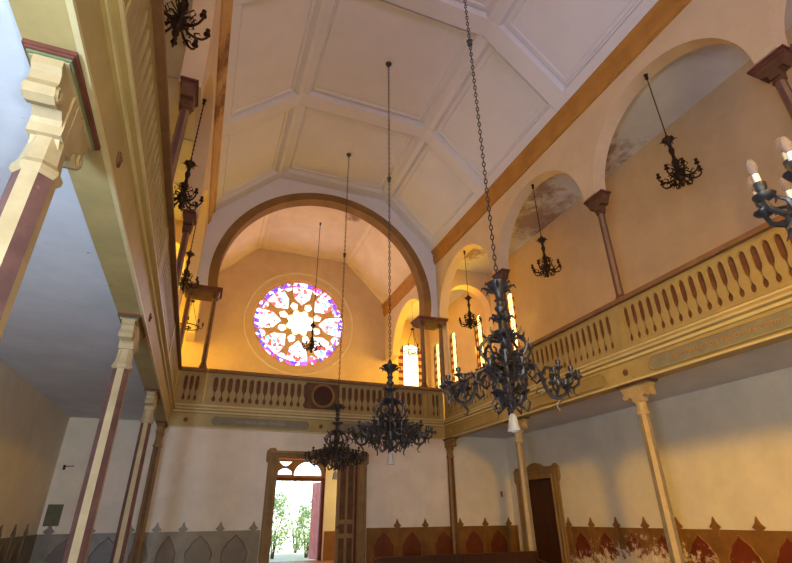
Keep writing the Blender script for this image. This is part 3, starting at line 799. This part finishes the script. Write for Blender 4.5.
# right side door
t = thing('doorway_surround', 'ornate brown surround of the dark side door in the right wall', 'door frame', (WR, 14.2, 0)); t['kind'] = 'structure'
o = [(-1.1, 0), (-1.1, 2.5), (-1.2, 2.62), (-1.2, 2.95), (-1.05, 3.05), (-.9, 2.98), (-.5, 2.98), (-.25, 3.1), (0, 3.14), (.25, 3.1), (.5, 2.98), (.9, 2.98), (1.05, 3.05), (1.2, 2.95), (1.2, 2.62), (1.1, 2.5), (1.1, 0), (.72, 0), (.72, 2.64), (-.78, 2.64), (-.78, 0)]
plate('architrave', o, [], -.08, .1, 'yz', 'frame_brown', t)
b = MB().tube([(-.09, -.86, 0), (-.09, -.86, 2.72), (-.09, .8, 2.72), (-.09, .8, 0)], .022, 6)
b.tube([(-.09, -1.03, 0), (-.09, -1.03, 2.86), (-.09, 1.03, 2.86), (-.09, 1.03, 0)], .022, 6)
b.obj('architrave_moulding', 'wood_mid', t)
panelled_leaf('door_leaf', 'dark brown side door in the right wall under the gallery', 1.48, 2.64, (WR+.1, 14.89, .01), R(-90), 'wood_dark', 'wood_dark')

# ------------------------------------------------------------------ outside the entrance
MB().box(-30, 40, YW+.35, 60, -.25, -.1).obj('ground', 'grass', kind='structure')
def bush(label, x, y, h, w, n):
    t = thing('shrub', label, 'shrub', (x, y, -.1), 0, 'shrubs outside the entrance')
    b = MB()
    for k in range(n):
        a = random.uniform(0, 2*pi); ph = random.uniform(-1.2, 1.5); r = random.uniform(.55, 1)
        c = Vector((w*r*cos(a)*cos(ph*.8), w*r*sin(a)*cos(ph*.8), h*.5+h*.46*r*sin(ph*1.05)))
        d = Vector((random.uniform(-1, 1), random.uniform(-1, 1), random.uniform(-.3, 1))).normalized()
        s = d.orthogonal().normalized(); l = random.uniform(.12, .24)
        b.add([c, c+d*l*.5+s*l*.22, c+d*l, c+d*l*.5-s*l*.22], [(0, 1, 2, 3)])
    b.obj('foliage', 'leaf', t)
    s_ = MB()
    for k in range(5):
        a = k*1.26; s_.tube([(.05*cos(a), .05*sin(a), 0), (.2*w*cos(a), .2*w*sin(a), h*.35), (.55*w*cos(a), .55*w*sin(a), h*.75)], [.03, .022, .01], 5)
    s_.obj('stems', 'stem', t)
bush('leafy green shrub outside the entrance, at the left of the opening', 3.75, 25.3, 2.9, .72, 800)
bush('leafy green shrub outside the entrance, low in the middle', 5.3, 25.3, 2.3, .72, 800)
bush('tall pale shrub outside the entrance, behind the others', 5.4, 28.6, 4.0, 1.6, 1100)

# ------------------------------------------------------------------ chandeliers
def chain_mesh(name, z0, z1, pitch=.085, rx=.022, rz=.05, r=.0095, knobs=()):
    b = MB(); z = z0; i = 0
    while z < z1:
        b.torus((0, 0, z+pitch/2), rx, rz, r, 'xz' if i % 2 else 'yz', 10, 5); z += pitch; i += 1
    for kz in knobs: b.lathe([(.0, -.1), (.05, -.06), (.035, -.02), (.06, .03), (.03, .08), (0, .1)], 10, (0, 0, kz))
    return b.mesh(name, 'iron', True)
CUP = None
def leaf_path(a, z, r0, r1, up, curl):
    pts = []
    for q in (0, .35, .7, 1, 1.15):
        rr_ = r0+(r1-r0)*min(q, 1)+(.02 if q > 1 else 0)
        zz = z+up*sin(min(q, 1)*pi/2) - (curl if q > 1 else 0)
        pts.append((rr_*cos(a), rr_*sin(a), zz))
    return pts
def big_chandelier(label, loc, rz, candles=False, shade=True, chain_top=13.8, NA=4):
    """origin at the bottom of the body, z=2.45 world; chain up to the vault"""
    t = thing('chandelier', label, 'chandelier', loc, rz, 'large chandeliers hanging down the nave')
    Z = lambda z: z-2.42
    ct = chain_top-loc[2]
    pr = [(0, 2.68), (.03, 2.69), (.07, 2.74), (.1, 2.78), (.12, 2.86), (.09, 2.92), (.1, 2.96), (.14, 3.04), (.15, 3.12), (.13, 3.2), (.1, 3.26), (.09, 3.34), (.12, 3.42), (.16, 3.48), (.1, 3.54),
          (.09, 3.6), (.14, 3.66), (.24, 3.72), (.25, 3.74), (.12, 3.75), (.1, 3.8), (.1, 3.9), (.18, 3.94), (.19, 3.96), (.11, 3.98), (.09, 4.02), (.15, 4.07), (.15, 4.09), (.09, 4.12), (.09, 4.17), (.14, 4.2), (.09, 4.23),
          (.1, 4.28), (.16, 4.34), (.26, 4.43), (.28, 4.46), (.12, 4.47), (.08, 4.54), (.05, 4.58), (.0, 4.62)]
    b = MB().lathe([(r*.55, Z(z)) for r, z in pr], 14)
    for zz, r1, cnt in ((4.42, .22, 8), (3.72, .19, 8), (3.97, .15, 8), (3.44, .2, 8)):
        for k in range(cnt): b.tube(leaf_path(2*pi*k/cnt, Z(zz)-.06, r1*.5, r1, .05, .05), [.02, .024, .02, .014, .005], 5)
    for zz, r1 in ((2.82, .16), (2.98, .22), (3.14, .26), (3.3, .24)):
        for k in range(7):
            a = 2*pi*k/7+zz*3
            b.tube([(.06*cos(a), .06*sin(a), Z(zz)-.05), (r1*.8*cos(a), r1*.8*sin(a), Z(zz)-.02), (r1*cos(a), r1*sin(a), Z(zz)+.05), (r1*.8*cos(a), r1*.8*sin(a), Z(zz)+.09), (r1*.62*cos(a), r1*.62*sin(a), Z(zz)+.05)], [.02, .024, .022, .016, .006], 5)
    b.obj('stem', 'iron', t, True)
    ch = chain_mesh('chain', Z(4.58), ct-.04, knobs=(Z(9.45),)); link('chain', ch, t)
    b = MB().lathe([(0, ct-.12), (.03, ct-.1), (.05, ct-.05), (.09, ct), (.09, ct+.03)], 12)
    b.obj('ceiling_rose', 'iron', t, True)
    # scroll crown round the stem
    b = MB()
    for k in range(8):
        a = 2*pi*k/8+.2
        def pp(r, z): return (r*cos(a), r*sin(a), Z(z)-.1)
        b.tube([pp(.08, 3.72), pp(.2, 3.76), pp(.3, 3.68), pp(.33, 3.56), pp(.27, 3.47), pp(.2, 3.5), pp(.2, 3.57), pp(.25, 3.58)], [.016, .02, .022, .02, .018, .015, .013, .008], 5)
        b.tube([pp(.12, 3.3), pp(.26, 3.36), pp(.4, 3.3), pp(.42, 3.2), pp(.35, 3.14), pp(.3, 3.2), pp(.34, 3.24)], [.014, .02, .022, .02, .016, .014, .008], 5)
        b.tube([pp(.1, 2.86), pp(.2, 2.8), pp(.24, 2.9), pp(.19, 2.96)], [.012, .018, .015, .006], 5)
        for (r, z) in ((.33, 3.6), (.42, 3.26), (.24, 3.78)):
            b.tube([pp(r-.02, z-.03), pp(r+.03, z+.02), pp(r+.04, z+.07)], [.018, .016, .003], 4)
    b.obj('scroll_crown', 'iron', t, True)
    # arms
    ab = MB()
    def q(r, z, s=0): return (r*.9, s, Z(z)+.02)
    ab.tube([q(.1, 3.12), q(.22, 3.26), q(.36, 3.24), q(.45, 3.1), q(.49, 2.94), q(.56, 2.83), q(.66, 2.8), q(.75, 2.86), q(.78, 2.96), q(.73, 3.04), q(.67, 3.02)], [.024, .03, .033, .03, .028, .028, .028, .025, .022, .018, .008], 6)
    ab.tube([q(.45, 3.1), q(.53, 3.2), q(.62, 3.18), q(.65, 3.1), q(.6, 3.05), q(.56, 3.1)], [.02, .022, .02, .018, .014, .006], 5)
    ab.tube([q(.66, 2.8), q(.6, 2.72), q(.62, 2.66), q(.67, 2.68)], [.018, .016, .012, .004], 5)
    ab.tube([q(.49, 2.94), q(.42, 2.86), q(.36, 2.9), q(.38, 2.96)], [.018, .018, .014, .005], 5)
    ab.tube([q(.7, 3.0), q(.68, 3.1), q(.7, 3.16)], [.02, .016, .018], 6)
    cups = [(.63, 0, 3.2)]
    for s in (-2, -1, 0, 1, 2):
        dx, dy = cos(s*.95), sin(s*.95)
        base = (.62, 0)
        def w(d, z): return (base[0]+dx*d*.88, base[1]+dy*d*.88, Z(z)-.02)
        ab.tube([w(0, 3.04), w(.08, 2.98), w(.17, 2.96), w(.24, 3.0), w(.26, 3.06), w(.25, 3.09)], [.02, .02, .02, .018, .015, .013], 5)
        ab.tube([w(.1, 2.98), w(.12, 3.06), w(.18, 3.08), w(.2, 3.04)], [.014, .014, .012, .004], 5)
        ab.tube([w(.17, 2.96), w(.16, 2.9), w(.2, 2.86)], [.014, .012, .003], 5)
        cups.append((base[0]+dx*.22, base[1]+dy*.22, 3.06))
    for (r, z, s) in ((.3, 3.27, .03), (.47, 3.02, .03), (.52, 2.87, .03), (.63, 2.8, .03), (.77, 2.9, .03), (.4, 3.2, .03)):
        for sg in (-1, 1): ab.tube([q(r, z), q(r+.03, z+.03, sg*.035), q(r+.05, z+.02, sg*.07)], [.016, .016, .003], 4)
    am = ab.mesh('arm', 'iron', True)
    cm = MB().lathe([(0, -.03), (.02, -.02), (.055, .0), (.062, .015), (.02, .02), (.018, .04), (.032, .06), (.034, .1), (.024, .1), (.02, .07)], 10).mesh('candle_cup', 'iron', True)
    tb = MB().lathe([(.018, .07), (.018, .165), (.0, .165)], 10).mesh('candle_tube', 'candle', True)
    bb = MB().lathe([(.012, .165), (.016, .175), (.027, .2), (.029, .225), (.024, .255), (.013, .275), (0, .282)], 14).mesh('bulb', 'bulb', True)
    for k in range(NA):
        a = link('arm', am, t); a.rotation_euler = (0, 0, 2*pi*k/NA)
        for (x, y, z) in cups:
            link('candle_cup', cm, a, loc=(x, y, Z(z)))
            if candles:
                link('candle_tube', tb, a, loc=(x, y, Z(z))); link('bulb', bb, a, loc=(x, y, Z(z)))
    if shade:
        b = MB().lathe([(.02, .25), (.04, .23), (.055, .18), (.06, .13), (.068, .08), (.085, .04), (.08, .04), (.06, .08), (.052, .13), (.044, .18)], 16)
        o = b.obj('glass_shade', 'frosted', t, True); o['label'] = 'white bell-shaped glass shade'
    return t
bc = big_chandelier('big grey scrolled chandelier with a white bell shade, in front of the right gallery', (3.53, 5.1, 2.47), R(-35))
mc = big_chandelier('large dark chandelier in the middle of the picture, before the rear gallery', (3.53, 9.4, 2.47), R(-21), NA=6)
dup(mc, 'large dark chandelier farthest down the nave, hanging before the open doorway', (3.53, 13.7, 2.47), R(-14))
big_chandelier('bluish chandelier with white candle tubes cut off by the right edge', (3.55, .92, 2.59), R(150), True, True)

def small_chandelier(label, loc, rz, top, group='small dark chandeliers of the galleries', name='small_chandelier', lean=0):
    """origin at the body bottom; chain to z=top"""
    t = thing(name, label, 'chandelier', loc, rz, group)
    Z = lambda z: z-7.4
    pr = [(0, 7.42), (.03, 7.44), (.05, 7.5), (.03, 7.56), (.09, 7.64), (.11, 7.74), (.07, 7.82), (.045, 7.88), (.06, 7.96), (.08, 8.04), (.04, 8.12), (.03, 8.22), (.05, 8.3), (.06, 8.36), (.035, 8.42), (.04, 8.52), (.1, 8.6), (.12, 8.64), (.05, 8.66), (.03, 8.74), (0, 8.78)]
    b = MB().lathe([(r, Z(z)) for r, z in pr], 12)
    for k in range(6): b.tube(leaf_path(2*pi*k/6, Z(8.58), .06, .15, .04, .03), [.012, .016, .014, .01, .003], 4)
    for k in range(8):
        a = 2*pi*k/8+.3
        b.tube([(.05*cos(a), .05*sin(a), Z(7.9)), (.16*cos(a), .16*sin(a), Z(8.0)), (.2*cos(a), .2*sin(a), Z(7.9)), (.14*cos(a), .14*sin(a), Z(7.84))], [.01, .014, .012, .004], 4)
    b.obj('stem', 'iron_small', t, True)
    b = MB().tube([(0, 0, Z(8.76)), (0, 0, top-loc[2])], .012, 6)
    z = Z(8.8)
    while z < top-loc[2]-.1: b.torus((0, 0, z), .012, .04, .007, 'xz', 8, 4); z += .12
    b.lathe([(0, top-loc[2]-.16), (.04, top-loc[2]-.12), (.03, top-loc[2]-.06), (.05, top-loc[2])], 8)
    b.obj('chain', 'iron_small', t, True)
    ab = MB()
    ab.tube([(0.067, 0, Z(7.690)), (0.151, 0, Z(7.606)), (0.251, 0, Z(7.578)), (0.334, 0, Z(7.606)), (0.385, 0, Z(7.676)), (0.376, 0, Z(7.732))], [.014, .02, .02, .018, .016, .013], 5)
    ab.tube([(0.251, 0, Z(7.578)), (0.218, 0, Z(7.648)), (0.276, 0, Z(7.690)), (0.301, 0, Z(7.655))], [.014, .014, .012, .004], 5)
    ab.tube([(0.184, 0, Z(7.592)), (0.167, 0, Z(7.536)), (0.218, 0, Z(7.515))], [.014, .012, .003], 5)
    ab.tube([(0.067, 0, Z(7.774)), (0.151, 0, Z(7.788)), (0.200, 0, Z(7.732)), (0.167, 0, Z(7.690))], [.014, .016, .012, .004], 5)
    am = ab.mesh('arm', 'iron_small', True)
    cm = MB().lathe([(0, -.025), (.05, .0), (.046, .015), (.026, .025), (.032, .08), (.032, .1), (.018, .1)], 8).mesh('candle_cup', 'iron_small', True)
    for k in range(8):
        a = link('arm', am, t); a.rotation_euler = (0, 0, 2*pi*k/8)
        link('candle_cup', cm, a, loc=(.376, 0, Z(7.735)))
    return t
s0 = small_chandelier('small dark chandelier hanging in the nearest wide arch of the right arcade, upper right', (8.17, 5.1, 7.4), R(5), 10.56)
dup(s0, 'small dark chandelier hanging in the second arch of the right arcade', (8.17, 9.4, 7.4), R(20))
dup(s0, 'small dark chandelier in the last arch of the right arcade, left of the big one', (8.17, 13.7, 7.4), R(33))
dup(s0, 'dark chandelier at the top edge beside the left gallery rail', (-1.17, 5.1, 7.4), R(11))
dup(s0, 'small dark chandelier of the left arcade below a chain, above the arcade column', (-1.17, 9.4, 7.4), R(0))
dup(s0, 'small dark chandelier of the left arcade beside the left foot of the great arch', (-1.17, 13.7, 7.4), R(17))
small_chandelier('small chandelier hanging in front of the rose window', (3.6, 18.7, 7.55), 0, 13.85, 'rear chandelier')
def hoop(label, loc, top):
    t = thing('hoop_chandelier', label, 'chandelier', loc, 0, 'ring chandeliers of the rear gallery')
    MB().torus((0, 0, 0), .38, .38, .02, 'xy', 28, 6).torus((0, 0, -.04), .12, .12, .02, 'xy', 14, 6).obj('ring', 'iron_small', t, True)
    b = MB()
    for k in range(3):
        a = k*2*pi/3+.4; b.tube([(.38*cos(a), .38*sin(a), 0), (.02*cos(a), .02*sin(a), 1.05)], .01, 5)
    b.lathe([(0, 1.0), (.09, 1.04), (.1, 1.08), (.03, 1.12)], 10); b.tube([(0, 0, 1.1), (0, 0, top-loc[2])], .01, 5)
    b.obj('chain', 'iron_small', t, True)
    ab = MB().tube([(.38, 0, 0), (.46, 0, -.03), (.52, 0, .02), (.52, 0, .1)], [.014, .016, .014, .012], 5)
    am = ab.mesh('arm', 'iron_small', True)
    cm = MB().lathe([(0, -.02), (.045, .0), (.03, .02), (.03, .12), (.02, .12)], 8).mesh('candle_cup', 'iron_small', True)
    for k in range(8):
        a = link('arm', am, t); a.rotation_euler = (0, 0, 2*pi*k/8); link('candle_cup', cm, a, loc=(.52, 0, .1))
    return t
h0 = hoop('ring chandelier on three chains before the bright round-headed window', (8.17, 18.8, 8.15), 10.57)
dup(h0, 'small ring chandelier glimpsed between the left arch columns', (-1.17, 18.8, 8.15))

# ------------------------------------------------------------------ pews, wall stain, bracket
def pew(label, x0, x1, y, h=.98):
    t = thing('pew', label, 'pew', (x0, y, 0), 0, 'dark wooden pews')
    L = x1-x0
    MB().box(0, L, 0, .035, .3, h-.04).obj('backrest', 'wood_dark', t)
    MB().box(-.02, L+.02, -.03, .06, h-.05, h).obj('top_rail', 'wood_dark', t)
    MB().box(0, L, -.4, .02, .42, .46).obj('seat', 'wood_dark', t)
    for x in (0, L-.05):
        MB().prism([(-.42, 0), (.05, 0), (.05, h-.06), (-.02, h-.06), (-.06, .62), (-.42, .58)], x, x+.05, lambda u, w, d: (d, u, w)).obj('end_panel', 'wood_dark', t)
    return t
pew('long dark pew back showing along the bottom edge right of the doorway', 3.95, 8.0, 11.2, .8)
pew('dark pew standing behind the long one at the bottom edge', 4.3, 8.0, 12.4, .7)
o = MB().box(-.17, .17, -.03, 0, -.25, .25).obj('wall_stain', 'grey_patch', loc=(-3.25, YB, 1.7)); tag(o, 'dark grey-green stain on the back wall near its left corner', 'plaque')  # wall stain modelled as a thin board
t = thing('wall_bracket', 'small black bracket on the back wall high above the stain', 'bracket', (-3.3, YB, 2.84))
MB().box(-.03, .03, -.02, 0, -.06, .06).obj('backplate', 'iron_small', t)
MB().tube([(0, -.01, 0), (.12, -.14, .02), (.25, -.2, .02)], .012, 5).obj('hook', 'iron_small', t)
t = thing('light_switch', 'small switch on the back wall left of the side door', 'switch', (10.1, YB, 2.25))
MB().box(-.04, .04, -.02, 0, -.09, .09).obj('plate', 'frame_brown', t)
